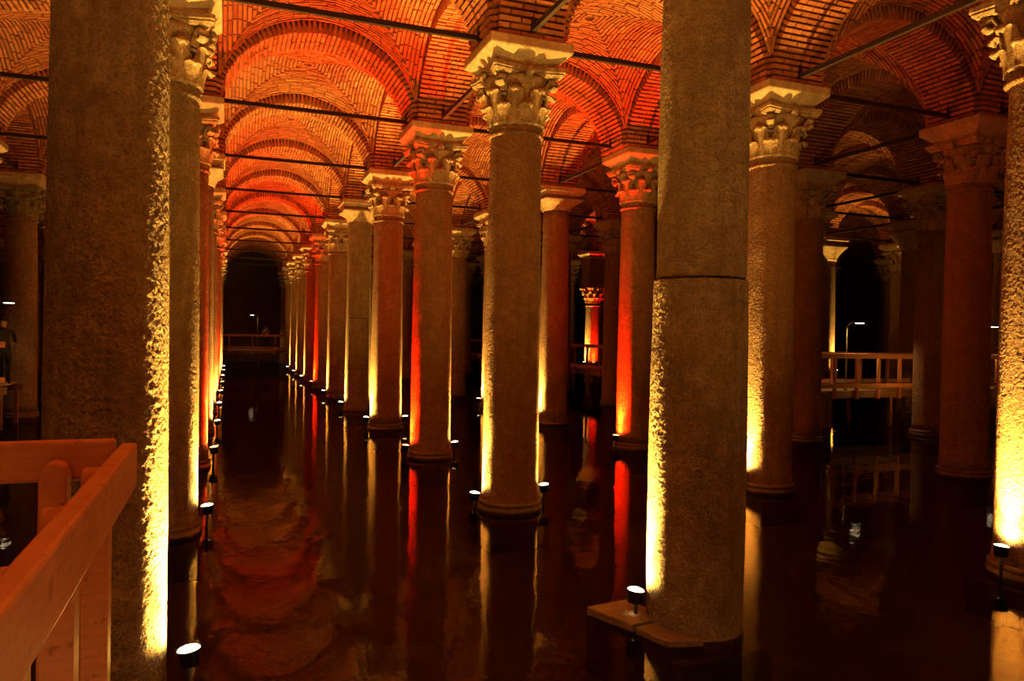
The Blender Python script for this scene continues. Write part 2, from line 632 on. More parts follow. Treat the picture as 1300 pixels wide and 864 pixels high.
# ------------------------------------------------------------------ columns
def shaft_profile(z0, z1, r0, r1, n=24, foot=True):
    out = []
    for j in range(n + 1):
        t = j / n
        r = r0 + (r1 - r0) * t + 0.012 * math.sin(math.pi * t)
        if foot and t < 0.06:
            r += 0.02 * (1 - t / 0.06) ** 2
        out.append((r, z0 + (z1 - z0) * t))
    return out

def rough_shaft(name, prof, m, seed, nseg=240, dz=0.0115, amp=0.0016):
    """a shaft whose pick-marked surface is modelled."""
    zs = np.arange(prof[0][1], prof[-1][1] + 1e-6, dz)
    rr = np.interp(zs, [p[1] for p in prof], [p[0] for p in prof])
    off = Vector((seed * 3.7, seed * 1.3, seed * 2.1))
    vs, fs = [], []
    for z, r in zip(zs, rr):
        for i in range(nseg):
            a = 2 * math.pi * i / nseg
            ca, sa = math.cos(a), math.sin(a)
            p = Vector((r * ca, r * sa, z)) + off
            d = amp * (0.8 * noise.noise(p * 28.0) + noise.noise(p * 47.0)) + 0.003 * noise.noise(p * 2.2)
            q = r + d
            vs.append((q * ca, q * sa, z))
    nz = len(zs)
    for j in range(nz - 1):
        for i in range(nseg):
            k = (i + 1) % nseg
            fs.append((j * nseg + i, j * nseg + k, (j + 1) * nseg + k, (j + 1) * nseg + i))
    fs.append(tuple(reversed(range(nseg))))
    fs.append(tuple((nz - 1) * nseg + i for i in range(nseg)))
    return mesh(name, vs, fs, m, True)

def leaf_mesh(h, w, out, base_r):
    """one acanthus leaf: rises along the bell, its lobed tip curls outward."""
    nt, na = 16, 10
    vs = []
    for j in range(nt + 1):
        t = j / nt
        if t < 0.7:
            r = base_r + 0.025 + 0.05 * (t / 0.7) ** 2
            z = h * t / 0.7 * 0.93
        else:
            g = (t - 0.7) / 0.3 * R(200)
            rad = out * 0.5
            r = base_r + 0.075 + rad * (1 - math.cos(g))
            z = h * 0.93 + rad * math.sin(g)
        wd = w * (0.72 + 0.34 * math.sin(math.pi * min(1, t * 1.15)) ** 0.8) * (1 + 0.11 * math.cos(t * 34))
        if t > 0.8:
            wd *= 1 - 0.55 * ((t - 0.8) / 0.2) ** 1.5
        for i in range(na + 1):
            a = -1 + 2 * i / na
            fold = 0.022 * (1 - abs(a)) - 0.016 * abs(math.sin(a * 7.0)) * (1 - 0.4 * abs(a)) - 0.02 * a * a
            y = a * wd
            vs.append((math.sqrt(max(0.01, (r + fold) ** 2 - 0.35 * y * y)), y, z - 0.02 * a * a))
    n1 = len(vs)
    row = na + 1
    back = [(x - 0.03, y * 0.96, z - 0.006) for x, y, z in vs]
    fs = []
    for j in range(nt):
        for i in range(na):
            a = j * row + i
            fs.append((a, a + 1, a + row + 1, a + row))
            fs.append((n1 + a, n1 + a + row, n1 + a + row + 1, n1 + a + 1))
    rim = [i for i in range(row)] + [j * row + na for j in range(1, nt + 1)] + [nt * row + i for i in range(na - 1, -1, -1)] + [j * row for j in range(nt - 1, 0, -1)]
    for a, b in zip(rim, rim[1:] + rim[:1]):
        fs.append((a, n1 + a, n1 + b, b))
    return vs + back, fs

CAP_H = 0.83
LEAF_LOW = leaf_mesh(0.27, 0.135, 0.10, 0.385)
LEAF_UP = leaf_mesh(0.50, 0.135, 0.12, 0.395)

def volute_geo():
    """a scroll that grows out under each corner of the abacus (towards +x)."""
    mb = MB()
    pts, rs = [], []
    for j in range(9):
        t = j / 8
        pts.append((0.44 + 0.13 * t ** 1.6, 0, 0.42 + 0.24 * t))
        rs.append(0.03 + 0.012 * t)
    for j in range(1, 22):
        g = j / 21 * R(560)
        rad = 0.075 * (1 - 0.78 * j / 21)
        pts.append((0.60 - 0.03 + rad * math.sin(g), 0, 0.645 - 0.055 + rad * math.cos(g) * 0.95 + 0.0))
        rs.append(0.042 - 0.018 * j / 21)
    vs = [Vector(p) for p in pts]
    mb.tube(vs, rs, 7)
    for k, (x, y, z) in enumerate(mb.v):
        mb.v[k] = (x, y * 1.9, z)
    return mb

def bell_geo():
    mb = MB()
    mb.lathe([(0.40, 0.0), (0.425, 0.02), (0.425, 0.05), (0.395, 0.07), (0.395, 0.35), (0.43, 0.52), (0.49, 0.64), (0.52, 0.70)], 32)
    return mb

def abacus_geo():
    """slab with four hollowed sides and cut corners."""
    mb = MB()
    ring = []
    for q in range(4):
        a0 = q * math.pi / 2
        for j in range(9):
            s = -1 + 2 * j / 8
            x = 0.485 + 0.075 * s * s
            y = 0.525 * s
            c, sn = math.cos(a0), math.sin(a0)
            ring.append((x * c - y * sn, x * sn + y * c))
    n = len(ring)
    vs, fs = [], []
    for sc, z in ((0.93, 0.70), (1.0, 0.74), (0.985, 0.755), (1.03, 0.775), (1.03, CAP_H)):
        vs += [(x * sc, y * sc, z) for x, y in ring]
    for j in range(4):
        for i in range(n):
            k = (i + 1) % n
            fs.append((j * n + i, j * n + k, (j + 1) * n + k, (j + 1) * n + i))
    fs.append(tuple(reversed(range(n))))
    fs.append(tuple(4 * n + i for i in range(n)))
    mb.add(vs, fs)
    return mb

def fleuron_geo():
    mb = MB()
    m = 10
    vs, fs = [], []
    for j in range(6):
        ph = math.pi * (j + 0.5) / 6
        for i in range(m):
            a = 2 * math.pi * i / m
            rr = 0.075 * (1 + 0.18 * math.cos(5 * a)) * math.sin(ph)
            vs.append((0.535 + 0.06 * -math.cos(ph), rr * math.cos(a), 0.745 + rr * math.sin(a) * 1.1))
    for j in range(5):
        for i in range(m):
            k = (i + 1) % m
            fs.append((j * m + i, j * m + k, (j + 1) * m + k, (j + 1) * m + i))
    fs.append(tuple(reversed(range(m))))
    fs.append(tuple(5 * m + i for i in range(m)))
    return mb.add(vs, fs)

def rotated(geo, a):
    c, s = math.cos(a), math.sin(a)
    v, f = (geo.v, geo.f) if isinstance(geo, MB) else geo
    return [(x * c - y * s, x * s + y * c, z) for x, y, z in v], f

BELL, ABACUS, VOLUTE, FLEURON = bell_geo(), abacus_geo(), volute_geo(), fleuron_geo()
ME = {}
def shared(key, make):
    if key not in ME:
        ME[key] = make()
    return ME[key]

def add_corinthian(col, z0, m, detailed):
    tag = m.name
    cap = link('capital', shared(('bell', tag), lambda: BELL.mesh('capital', m, True)), col, (0, 0, z0))
    parts = []
    for q in range(8):
        parts.append(('leaf', LEAF_LOW, q * math.pi / 4))
        parts.append(('leaf', LEAF_UP, (q + 0.5) * math.pi / 4))
    for q in range(4):
        parts.append(('volute', VOLUTE, (q + 0.5) * math.pi / 2))
        parts.append(('fleuron', FLEURON, q * math.pi / 2))
    if detailed:
        for nm, geo, a in parts:
            key = (nm, id(geo), tag)
            me = shared(key, lambda: mesh(nm, *((geo.v, geo.f) if isinstance(geo, MB) else geo), m, True))
            link(nm, me, cap, (0, 0, 0), a)
        link('abacus', shared(('abacus', tag), lambda: ABACUS.mesh('abacus', m)), cap)
    else:
        def whole():
            mb = MB()
            for nm, geo, a in parts:
                mb.add(*rotated(geo, a))
            mb.add(ABACUS.v, ABACUS.f)
            return mb.mesh('carving', m, False)
        link('carving', shared(('carving', tag), whole), cap)
    return cap

def add_plain_cap(col, z0, h, m):
    """smooth block that flares from the round shaft to the square impost."""
    def make():
        n, rows = 32, 9
        vs, fs = [], []
        for j in range(rows + 1):
            t = j / rows
            for i in range(n):
                a = 2 * math.pi * i / n
                c, s = math.cos(a), math.sin(a)
                sq = 1 / max(abs(c), abs(s))
                k = min(1, t * 1.15) ** 0.8
                r = 0.415 + (0.55 * (sq ** 1.0) - 0.415) * k * (0.6 + 0.4 * t)
                r = 0.415 * (1 - k) + k * (0.415 + (0.62 - 0.415) * t ** 0.65) * (1 + (sq - 1) * k)
                vs.append((r * c, r * s, t * h))
        for j in range(rows):
            for i in range(n):
                q = (i + 1) % n
                fs.append((j * n + i, j * n + q, (j + 1) * n + q, (j + 1) * n + i))
        fs.append(tuple(reversed(range(n))))
        fs.append(tuple(rows * n + i for i in range(n)))
        return mesh('capital', vs, fs, m, True)
    return link('capital', shared(('plaincap', round(h, 2), m.name), make), col, (0, 0, z0))

def impost_mesh():
    mb = MB()
    hs = [(0.47, 6.58), (0.475, 6.65), (0.64, 6.785), (0.65, 6.80), (0.65, SPRING)]
    vs = []
    for h, z in hs:
        vs += [(-h, -h, z), (h, -h, z), (h, h, z), (-h, h, z)]
    fs = [(3, 2, 1, 0)]
    for j in range(len(hs) - 1):
        for i in range(4):
            k = (i + 1) % 4
            fs.append((j * 4 + i, j * 4 + k, (j + 1) * 4 + k, (j + 1) * 4 + i))
    q = (len(hs) - 1) * 4
    fs.append((q, q + 1, q + 2, q + 3))
    return bevel_mesh(mb.add(vs, fs).mesh('impost', M['impost']), 0.008)
IMPOST = impost_mesh()

def plinth_mesh():
    mb = MB()
    mb.box((0, 0, FLOOR_Z + 0.22), (1.0, 1.0, 0.44))
    return bevel_mesh(mb.mesh('plinth', M['wet_stone']), 0.02)
PLINTH = plinth_mesh()
def base_mesh():
    pr = [(0.47, -0.12), (0.49, -0.09), (0.50, -0.04), (0.495, 0.02), (0.48, 0.045), (0.47, 0.06), (0.485, 0.08), (0.48, 0.105), (0.455, 0.125), (0.43, 0.13)]
    return MB().lathe(pr, 40).mesh('base', M['wet_stone'], True)
BASE = base_mesh()

NUM = ['first', 'second', 'third', 'fourth', 'fifth', 'sixth', 'seventh', 'eighth', 'ninth', 'tenth', 'eleventh', 'twelfth', 'thirteenth', 'fourteenth']
ROWW = {-3: 'third row beyond the left aisle row', -2: 'second row beyond the left aisle row', -1: 'first row beyond the left aisle row',
        0: 'left aisle row', 1: 'right aisle row'}
for i in range(2, I_MAX + 1):
    ROWW[i] = NUM[i - 2] + ' row beyond the right aisle row'

LABEL = {
    (0, 0): 'massive pitted stone column rising behind the wooden railing corner',
    (0, 1): 'carved-capital column half hidden just behind the massive one at the railing',
    (1, 0): 'big pale pitted column with a dark horizontal joint, standing on a broken slab',
    (1, 1): 'column with richly carved acanthus capital lit yellow on both sides',
    (1, 2): 'column lit red on its left edge and yellow on its right',
    (1, 3): 'warm brown column with bright yellow glow at its left foot',
    (1, 4): 'plain-capped column banded by two thin dark joints',
    (1, 5): 'slim column with carved capital, just beyond the one with two dark joints',
    (1, 6): 'distant column washed in red light low on its shaft',
    (2, 0): 'rough column at the right border with floodlight blazing at its foot',
    (2, 1): 'carved-capital column just right of the big jointed column, wide yellow glow at its foot',
    (2, 2): 'column glowing deep red on its left side',
    (2, 3): 'dim column with smooth orange-lit flaring capital',
    (3, 1): 'dim reddish unlit column on a wide round base, near right border',
    (3, 2): 'dark unlit column partly hidden behind the carved column with wide yellow glow',
    (5, 4): 'far column with bright yellow lit patch beside the lamp post',
    (5, 3): 'far smooth-capped dim column at the end of the lit railing',
    (4, 6): 'short orange-lit column with low carved capital under a dark stone block',
    (-1, 4): 'mossy-capped column in the gap left of the massive pitted column',
}
PLAIN = {(1, 0): 6.1, (1, 4): 6.25, (2, 3): 6.28, (5, 4): 5.95, (5, 3): 5.95, (3, 5): 6.2, (0, 3): 6.2, (0, 6): 6.2, (6, 3): 6.1, (7, 4): 6.1}
DETAIL = {(0, 1), (1, 1), (1, 2), (1, 3), (2, 0), (2, 1), (2, 2), (3, 1), (0, 2)}
ROUGH = {(0, 0): 1, (1, 0): 2, (2, 0): 3, (1, 1): 4, (2, 1): 5, (0, 1): 6, (1, 2): 7}
OLIVE = {(0, 0), (1, 0), (1, 4), (-1, 4), (0, 1)}
SHAFT_TOP = 5.75

def make_column(i, k):
    x, y = gx(i) + NUDGE.get((i, k), 0), gy(k)
    lab = LABEL.get((i, k), f'plain stone column, {NUM[max(k, 0)]} from the front, {ROWW[i]}')
    if k < 0:
        lab = f'stone column {NUM[-k - 1]} behind the viewer in the {ROWW[i]}'
    c = thing('column', lab, 'column', (x, y, 0), 0, 'stone columns of the cistern')
    sm = M['stone_olive'] if (i, k) in OLIVE else M['stone_warm']
    cm = M['stone_moss'] if (i, k) == (-1, 4) else M['stone_cap']
    link('plinth', PLINTH, c)
    bare = (i, k) in ((0, 0), (1, 0))
    zb = -0.10 if bare else 0.10
    if not bare:
        link('base', BASE, c)
    top = PLAIN.get((i, k), SHAFT_TOP)
    if (i, k) == (4, 6):
        top = 4.25
    r0, r1 = {(0, 0): (0.392, 0.348), (2, 0): (0.425, 0.362)}.get((i, k), (0.425, 0.385))
    if (i, k) == (1, 0):
        lo = [(r, z) for r, z in shaft_profile(zb, 3.17, 0.435, 0.425)]
        hi = [(0.375, 3.175), (0.40, 3.19)] + shaft_profile(3.2, top, 0.402, 0.385, foot=False)
        link('lower_drum', rough_shaft('lower_drum', lo, sm, 2, amp=0.0018), c)
        link('upper_drum', rough_shaft('upper_drum', hi, sm, 9, amp=0.0012), c, (0.012, 0.01, 0))
    elif (i, k) in ROUGH:
        pr = shaft_profile(zb, top, r0, r1)
        link('shaft', rough_shaft('shaft', pr, sm, ROUGH[(i, k)]), c)
    elif (i, k) == (1, 4):
        zz = [0.16, 1.35, 3.05, top]
        for nm, a, b in (('lower_drum', 0.10, 1.335), ('middle_drum', 1.36, 3.035), ('upper_drum', 3.06, top)):
            ra = r0 + (r1 - r0) * a / top
            rb = r0 + (r1 - r0) * b / top
            dm = MB().lathe([(ra + (rb - ra) * j / 10, a + (b - a) * j / 10) for j in range(11)], 48, False)
            dm.lathe([(0.3, a), (ra, a)], 48, False)
            dm.lathe([(rb, b), (0.3, b)], 48, False)
            dm.build(nm, sm, c, True)
        MB().lathe([(0.36, 1.2 + 0.02 * j) for j in range(100)], 24).build('joint', M['wet_stone'], c)
    else:
        key = ('shaft', round(top, 2), sm.name)
        link('shaft', shared(key, lambda: MB().lathe(shaft_profile(zb, top, r0, r1), 48).mesh('shaft', sm, True)), c, (0, 0, 0), random.uniform(0, 6.28))
    if (i, k) not in PLAIN:
        ring = [(0.38, top - 0.16), (0.41, top - 0.15), (0.425, top - 0.125), (0.41, top - 0.10), (0.392, top - 0.09), (0.395, top - 0.03), (0.405, top)]
        link('astragal', shared(('astragal', round(top, 2), sm.name), lambda: MB().lathe(ring, 40).mesh('astragal', sm, True)), c)
        add_corinthian(c, top, cm, (i, k) in DETAIL)
    else:
        add_plain_cap(c, top, 6.60 - top, cm)
    if (i, k) == (4, 6):
        bm_ = MB().box((0, 0, (top + CAP_H + 6.58) / 2), (1.0, 1.0, 6.58 - top - CAP_H))
        bm_.build('stone_block', M['wall_stone'], c)
    link('impost', IMPOST, c)
    return c

def col_seen(i, k):
    x, y = gx(i), gy(k)
    return any(in_view((x + dx, y, z), 40) for dx in (-0.5, 0.5) for z in (0, 2.5, 5, 6.9))

COLS = {}
for i in range(I_MIN, I_MAX + 1):
    for k in range(K_MIN, K_MAX + 1):
        if (i, k) != (0, -1) and col_seen(i, k) or ((k in (-2, -1, 0) and -1 <= i <= 2) and (i, k) != (0, -1)) or (i, k) in ((3, 0), (4, 1)):
            COLS[(i, k)] = make_column(i, k)

# broken slab that juts out of the water at the big jointed column
t = thing('paving_slab', 'broken stone slab jutting from the water under the big jointed column', 'slab', (gx(1), gy(0), 0))
for poly, z in (([(-0.86, 0.50), (-0.66, -0.02), (-0.30, 0.05), (-0.36, 0.56)], 0.075), ([(-0.65, -0.05), (-0.54, -0.40), (-0.22, -0.48), (-0.26, 0.02)], 0.060)):
    n = len(poly)
    vs = [(x, y, FLOOR_Z) for x, y in poly] + [(x, y, z) for x, y in poly]
    fs = [tuple(reversed(range(n))), tuple(range(n, 2 * n))] + [(a, (a + 1) % n, (a + 1) % n + n, a + n) for a in range(n)]
    MB().add(vs, fs)
    o = link('stone', bevel_mesh(mesh('stone', vs, fs, M['slab']), 0.012), t)

# ------------------------------------------------------------------ floodlights
def floodlight(x, y, z, toward, colour, power, label, cone=58, red=False):
    """toward: angle in plan that points at the column it lights."""
    t = thing('floodlight', label, 'floodlight', (x, y, 0), toward, 'floodlights at the feet of the columns')
    MB().box((0, 0, FLOOR_Z + 0.10), (0.07, 0.07, 0.20)).build('footing', M['housing'], t)
    MB().lathe([(0.018, FLOOR_Z + 0.2), (0.018, z - 0.12)], 8).build('stem', M['housing'], t)
    tilt = Matrix.Rotation(R(6), 3, 'Y')
    h = MB().lathe([(0.03, -0.13), (0.065, -0.12), (0.078, -0.02), (0.090, -0.01), (0.090, 0.0), (0.082, 0.0), (0.078, -0.012)], 18, False)
    h.v = [tuple(tilt @ Vector(p) + Vector((0, 0, z))) for p in h.v]
    ho = h.build('housing', M['housing'], t, True)
    l = MB().lathe([(0.078, -0.012), (0.073, -0.002), (0.045, 0.010), (0.004, 0.016)], 18, False)
    l.v = [tuple(tilt @ Vector(p) + Vector((0, 0, z))) for p in l.v]
    l.build('lens', M['lens_red'] if red else M['lens_yellow'], t, True)
    # narrow reflector beam and the wide spill round it
    for nm, sh, cn, tl in (('beam', 1.0, cone, 5), ('spill', SPILL, 160, 14)):
        ld = bpy.data.lights.new(nm, 'SPOT')
        ld.energy = power * sh
        ld.color = colour
        ld.spot_size = R(cn)
        ld.spot_blend = 1.0
        ld.shadow_soft_size = 0.035
        lo = bpy.data.objects.new(nm, ld)
        COL.objects.link(lo)
        lo.parent = t
        lo.matrix_local = Matrix.Translation((0.0, 0, z + 0.035)) @ Matrix.Rotation(R(180 + tl), 4, 'Y')
    return t

# (row, rank): list of (angle around the shaft, colour, power factor, height)
LAMPS = {}
for k in range(-1, 10):
    LAMPS[(0, k)] = [(0, YEL, 1.0, 0.30)]
    LAMPS[(1, k)] = [(172, YEL, 1.0, 0.25), (0, YEL, 0.8, 0.30)]
for k in range(-1, 6):
    LAMPS[(2, k)] = [(178, YEL, 0.8, 0.30)]
LAMPS[(0, 0)] = [(-2, YEL, 1.7, 0.35), (135, YEL, 0.25, 0.3)]
LAMPS[(1, 0)] = [(159, YEL, 1.5, 0.30)]
LAMPS[(1, 1)] = [(170, YEL, 1.0, 0.22), (-8, YEL, 0.8, 0.32)]
LAMPS[(1, 2)] = [(184, RED, 2.0, 0.25), (-4, YEL, 0.9, 0.28)]
LAMPS[(1, 3)] = [(186, YEL, 1.0, 0.30), (-4, YEL, 0.8, 0.30)]
LAMPS[(1, 6)] = [(190, RED, 1.8, 0.30)]
LAMPS[(0, 2)] = [(0, RED, 0.7, 0.35), (10, YEL, 0.5, 0.33)]
LAMPS[(0, 6)] = [(0, RED, 1.2, 0.30)]  # red lamp added to tint the far vault
for k in (4, 5, 7):  # the red ones are added to redden the far vault
    LAMPS[(0, k)] = [(-8, YEL, 0.35, 0.30), (14, RED, 1.2, 0.30)]
LAMPS[(2, 0)] = [(178, YEL, 1.1, 0.36)]
LAMPS[(2, 1)] = [(182, YEL, 0.9, 0.32)]
LAMPS[(2, 2)] = [(190, RED, 2.2, 0.30)]
LAMPS[(5, 4)] = [(-66, YEL, 0.6, 1.3)]
LAMPS[(4, 6)] = [(190, YEL, 0.6, 1.2), (250, RED, 0.6, 1.2)]
LAMPS[(-1, 4)] = [(120, WRM, 0.25, 0.3)]
LAMPS[(-1, 6)] = [(0, RED, 0.6, 0.3)]
LAMPS[(6, 4)] = [(-60, YEL, 0.4, 0.9)]
for k in (-2, -1):  # unseen floodlights added behind the viewer to brighten the column fronts
    for i in (-1, 0, 1, 2):
        if (i, k) != (0, -1):
            LAMPS[(i, k)] = [(0 if i < 1 else 180, FILL, (2.6, 1.9, 0.5)[max(0, min(2, i))], 0.30)]
for k in range(1, 7):  # extra lamps added to brighten the dim aisle on the left
    LAMPS[(0, k)].append((180, YEL, 0.45, 0.30))
    if k != 4:
        LAMPS.setdefault((-1, k), []).append((0, YEL, 0.35, 0.30))
LAMPS[(3, 0)] = [(75, RED, 0.45, 0.30)]  # out-of-frame red lamp added to lift the dark right-hand vaults
LAMPS[(4, 1)] = [(190, YEL, 0.18, 0.30)]  # weak out-of-frame lamp added as ambient for the right-hand bays
LAMPS[(4, 2)] = [(40, YEL, 0.3, 0.30)]  # lamp added out of sight behind the shaft to light the railing
LAMPS.pop((0, -1))

for (i, k), ls in LAMPS.items():
    for n, (a, colr, pw, z) in enumerate(ls):
        x, y = gx(i) + NUDGE.get((i, k), 0), gy(k)
        r = 0.425 + 0.115
        ar = R(a)
        side = 'left' if 90 < a % 360 < 230 else 'right'
        red = colr == RED
        hue = 'red' if red else 'yellow'
        if k < 0:
            lab = f'added unseen warm floodlight, {NUM[-k - 1]} column behind the viewer, {ROWW[i]}'
        else:
            lab = f'{hue} floodlight{(" behind another" if n and i == 0 and a == 10 else "")}, {side} foot of {NUM[k]} column, {ROWW[i]}'
        if i == 0 and k == 0 and n == 0:
            lab = 'glaring yellow floodlight on a stem beside the massive column at the railing'
        floodlight(x + r * math.cos(ar), y + r * math.sin(ar), z, ar + math.pi, colr, FLOOD * pw, lab, red=red)

# ------------------------------------------------------------------ iron tie rods
def tie_rod(x, y, rz, label):
    t = thing('tie_rod', label, 'tie rod', (x, y, SPRING + 0.12), rz, 'iron tie rods under the arches')
    MB().box((0, 0, 0), (2 * 1.86, 0.065, 0.075)).build('bar', M['iron'], t)
    for s in (-1, 1):
        MB().box((s * 1.80, 0, 0.14), (0.035, 0.07, 0.34)).build('anchor', M['iron'], t)

for i in range(I_MIN, I_MAX + 1):
    for k in range(K_MIN, K_MAX + 1):
        x, y = gx(i), gy(k)
        if k >= 0 and i < I_MAX and any(in_view((x + D / 2 + s, y, SPRING), 0) for s in (-1.8, 0, 1.8)) and k <= 10:
            ttl = f'dark iron tie rod across the long aisle, {NUM[k]} from the front' if i == 0 else f'dark crosswise tie rod, {NUM[k]} from front, right of {ROWW[i]}'
            tie_rod(x + D / 2, y, 0, ttl)
        if k >= 0 and k < K_MAX and any(in_view((x, y + D / 2 + s, SPRING), 0) for s in (-1.8, 0, 1.8)) and k <= 8 and -1 <= i <= 5:
            tie_rod(x, y + D / 2, math.pi / 2, f'dark lengthwise tie rod, {NUM[k]} from front, above {ROWW[i]}')

# ------------------------------------------------------------------ walkways and railings
DECK = 1.10
def walkway(name, label, x0, x1, y0, y1, along):
    """plank deck on cross beams and posts."""
    t = thing('walkway', label, 'walkway', (x0, y0, 0))
    L = (x1 - x0) if along == 'x' else (y1 - y0)
    W = (y1 - y0) if along == 'x' else (x1 - x0)
    n = int(L / 0.16)
    pm = MB().box((0, 0, 0), (0.145, W, 0.04) if along == 'x' else (W, 0.145, 0.04)).mesh('plank', M['wood_deck'])
    for j in range(min(n, 300)):
        q = (j + 0.5) * 0.16
        link('plank', pm, t, (q, W / 2, DECK - 0.02) if along == 'x' else (W / 2, q, DECK - 0.02))
    for s in (0.04, W - 0.04):
        b = MB().box((L / 2, s, DECK - 0.13), (L, 0.08, 0.18)) if along == 'x' else MB().box((s, L / 2, DECK - 0.13), (0.08, L, 0.18))
        b.build('beam', M['wood_deck'], t)
        m = max(2, int(L / 2.4) + 1)
        for j in range(m):
            q = 0.15 + j * (L - 0.3) / (m - 1)
            c = (q, s, (DECK - 0.22 + FLOOR_Z) / 2) if along == 'x' else (s, q, (DECK - 0.22 + FLOOR_Z) / 2)
            MB().box(c, (0.10, 0.10, DECK - 0.22 - FLOOR_Z)).build('stilt', M['wood_deck'], t)
    return t

POST = None
def post_mesh(h):
    """square post with a rounded head."""
    mb = MB()
    w = 0.042
    prof = [(-w, 0), (-w, h - 0.04), (-w * 0.75, h - 0.012), (-w * 0.3, h), (w * 0.3, h), (w * 0.75, h - 0.012), (w, h - 0.04), (w, 0)]
    n = len(prof)
    vs = [(x, -w, z) for x, z in prof] + [(x, w, z) for x, z in prof]
    fs = [tuple(range(n)), tuple(reversed(range(n, 2 * n)))] + [(a + n, (a + 1) % n + n, (a + 1) % n, a) for a in range(n)]
    return bevel_mesh(mesh('post', vs, fs, M['wood']), 0.006)

def railing(label, p, q, posts, inward, low=True, top=2.22, board_h=0.15, group='timber railings of the walkways'):
    """straight railing from p to q: top board outside, posts on the deck side."""
    d = Vector((q[0] - p[0], q[1] - p[1], 0))
    L = d.length
    a = math.atan2(d.y, d.x)
    t = thing('railing', label, 'railing', (p[0], p[1], 0), a, group)
    bm_ = MB().box((L / 2, 0, top - board_h / 2), (L, 0.055, board_h)).mesh('top_board', M['wood'])
    link('top_board', bevel_mesh(bm_, 0.010, 2), t)
    if low:
        b2 = MB().box((L / 2, 0, DECK + 0.16), (L, 0.04, 0.13)).mesh('lower_board', M['wood'])
        link('lower_board', bevel_mesh(b2, 0.006), t)
    pm = shared(('post', round(top, 2)), lambda: post_mesh(top - 0.06 - (DECK - 0.25)))
    for s in posts:
        o = link('post', pm, t, (s, inward * 0.08, DECK - 0.25))
        MB().lathe([(0.0, -0.006), (0.012, -0.006), (0.012, 0.0)], 8, True).build('bolt', M['iron'], o, False, (0, -inward * 0.112, 0))
    return t

walkway('walkway', 'plank walkway inside the near railing corner, under the viewer', -2.6, -0.465, -3.0, 2.83, 'y')
walkway('walkway', 'plank viewing platform under the viewer', -0.26, 1.9, -3.0, 0.37, 'y')
TOP = 2.24
railing('near orange timber railing running along the aisle toward the viewer', (-0.33, 2.99), (-0.33, 0.56), [0.14, 0.74, 1.27, 1.85, 2.35], -1, False, TOP, 0.16)
railing('orange timber railing crossing in front of the massive column', (-2.6, 2.96), (-0.37, 2.96), [0.2, 0.85, 1.50, 2.06], -1, False, TOP + 0.02, 0.138)
railing('timber railing in front of the viewing platform', (-0.2, 0.50), (1.85, 0.50), [0.1, 0.9, 1.8], -1, False, TOP, 0.15)
walkway('walkway', 'far plank walkway crossing the end of the long aisle', -8.0, 14.6, 56.2, 58.2, 'x')
railing('dim timber railing closing the far end of the long aisle', (-8.0, 56.06), (14.6, 56.06), [0.3 + 1.55 * j for j in range(15)], 1)
walkway('walkway', 'plank walkway leading away among the right-hand columns', 14.7, 16.4, 17.0, 56.1, 'y')
railing('timber railing along the near side of the walkway leading away', (14.56, 55.9), (14.56, 19.0), [0.3 + 1.2 * j for j in range(31)], 1)
walkway('walkway', 'plank walkway under the lit railing at right', 16.5, 36.0, 17.2, 18.9, 'x')
railing('orange lit timber railing on the right, in front of the lamp post', (14.75, 17.06), (36.0, 17.06), [0.3 + 0.85 * j for j in range(25)], 1)
railing('timber railing on the far side of the right walkway', (16.9, 19.04), (36.0, 19.04), [0.3 + 1.2 * j for j in range(16)], -1)
walkway('walkway', 'dim plank walkway at the left border', -13.0, -5.2, 22.0, 23.6, 'x')
railing('dim timber railing at the left border, beside the mossy-capped column', (-13.0, 21.86), (-5.2, 21.86), [0.3 + 1.2 * j for j in range(7)], 1)

# ------------------------------------------------------------------ lamp posts of the walkways
def lamp_post(x, y, rz, label, h=2.15, power=25, colour=WRM):
    t = thing('lamp_post', label, 'lamp post', (x, y, DECK), rz, 'gooseneck lamp posts of the walkways')
    MB().lathe([(0.07, 0), (0.07, 0.02), (0.03, 0.04)], 12).build('foot', M['housing'], t)
    pts = [(0, 0, 0.02), (0, 0, h - 0.25)] + [(0.2 - 0.2 * math.cos(a), 0, h - 0.25 + 0.2 * math.sin(a)) for a in [R(15 * j) for j in range(1, 7)]] + [(0.30, 0, h - 0.05)]
    MB().tube(pts, 0.022, 8).build('pole', M['wood'] if False else M['pole'], t, True)
    hd = MB().box((0.40, 0, h - 0.055), (0.28, 0.09, 0.04)).build('lamp_head', M['housing'], t)
    MB().box((0.40, 0, h - 0.082), (0.24, 0.07, 0.014)).build('diffuser', M['lens_white'], hd)
    ld = bpy.data.lights.new('lamp_bulb', 'SPOT')
    ld.energy = power
    ld.color = colour
    ld.spot_size = R(150)
    ld.spot_blend = 0.6
    ld.shadow_soft_size = 0.06
    lo = bpy.data.objects.new('bulb', ld)
    COL.objects.link(lo)
    lo.parent = t
    lo.location = (0.40, 0, h - 0.10)
    return t
M['pole'] = plain('painted_steel_pole', (0.40, 0.34, 0.24), 0.4, 0.2)
lamp_post(17.45, 17.42, R(-75), 'curved lamp post on the right walkway behind the lit railing', 2.1, 60)
lamp_post(23.3, 17.42, R(-100), 'lamp post at the right border, glimpsed beside the rough column', 2.1, 50)
lamp_post(2.0, 57.9, R(180), 'lamp post on the far walkway at the end of the long aisle', 2.6, 40)
lamp_post(-5.9, 23.4, R(0), 'lamp post on the dim walkway at the left border', 2.2, 10)
# unseen lamps added by the platform to light railing and column fronts
lamp_post(1.75, -0.9, R(120), 'unseen lamp post added on the viewing platform, right of the viewer', 2.3, 190)
lamp_post(-2.2, -1.8, R(40), 'unseen lamp post added on the viewing platform, left of the viewer', 2.3, 330)

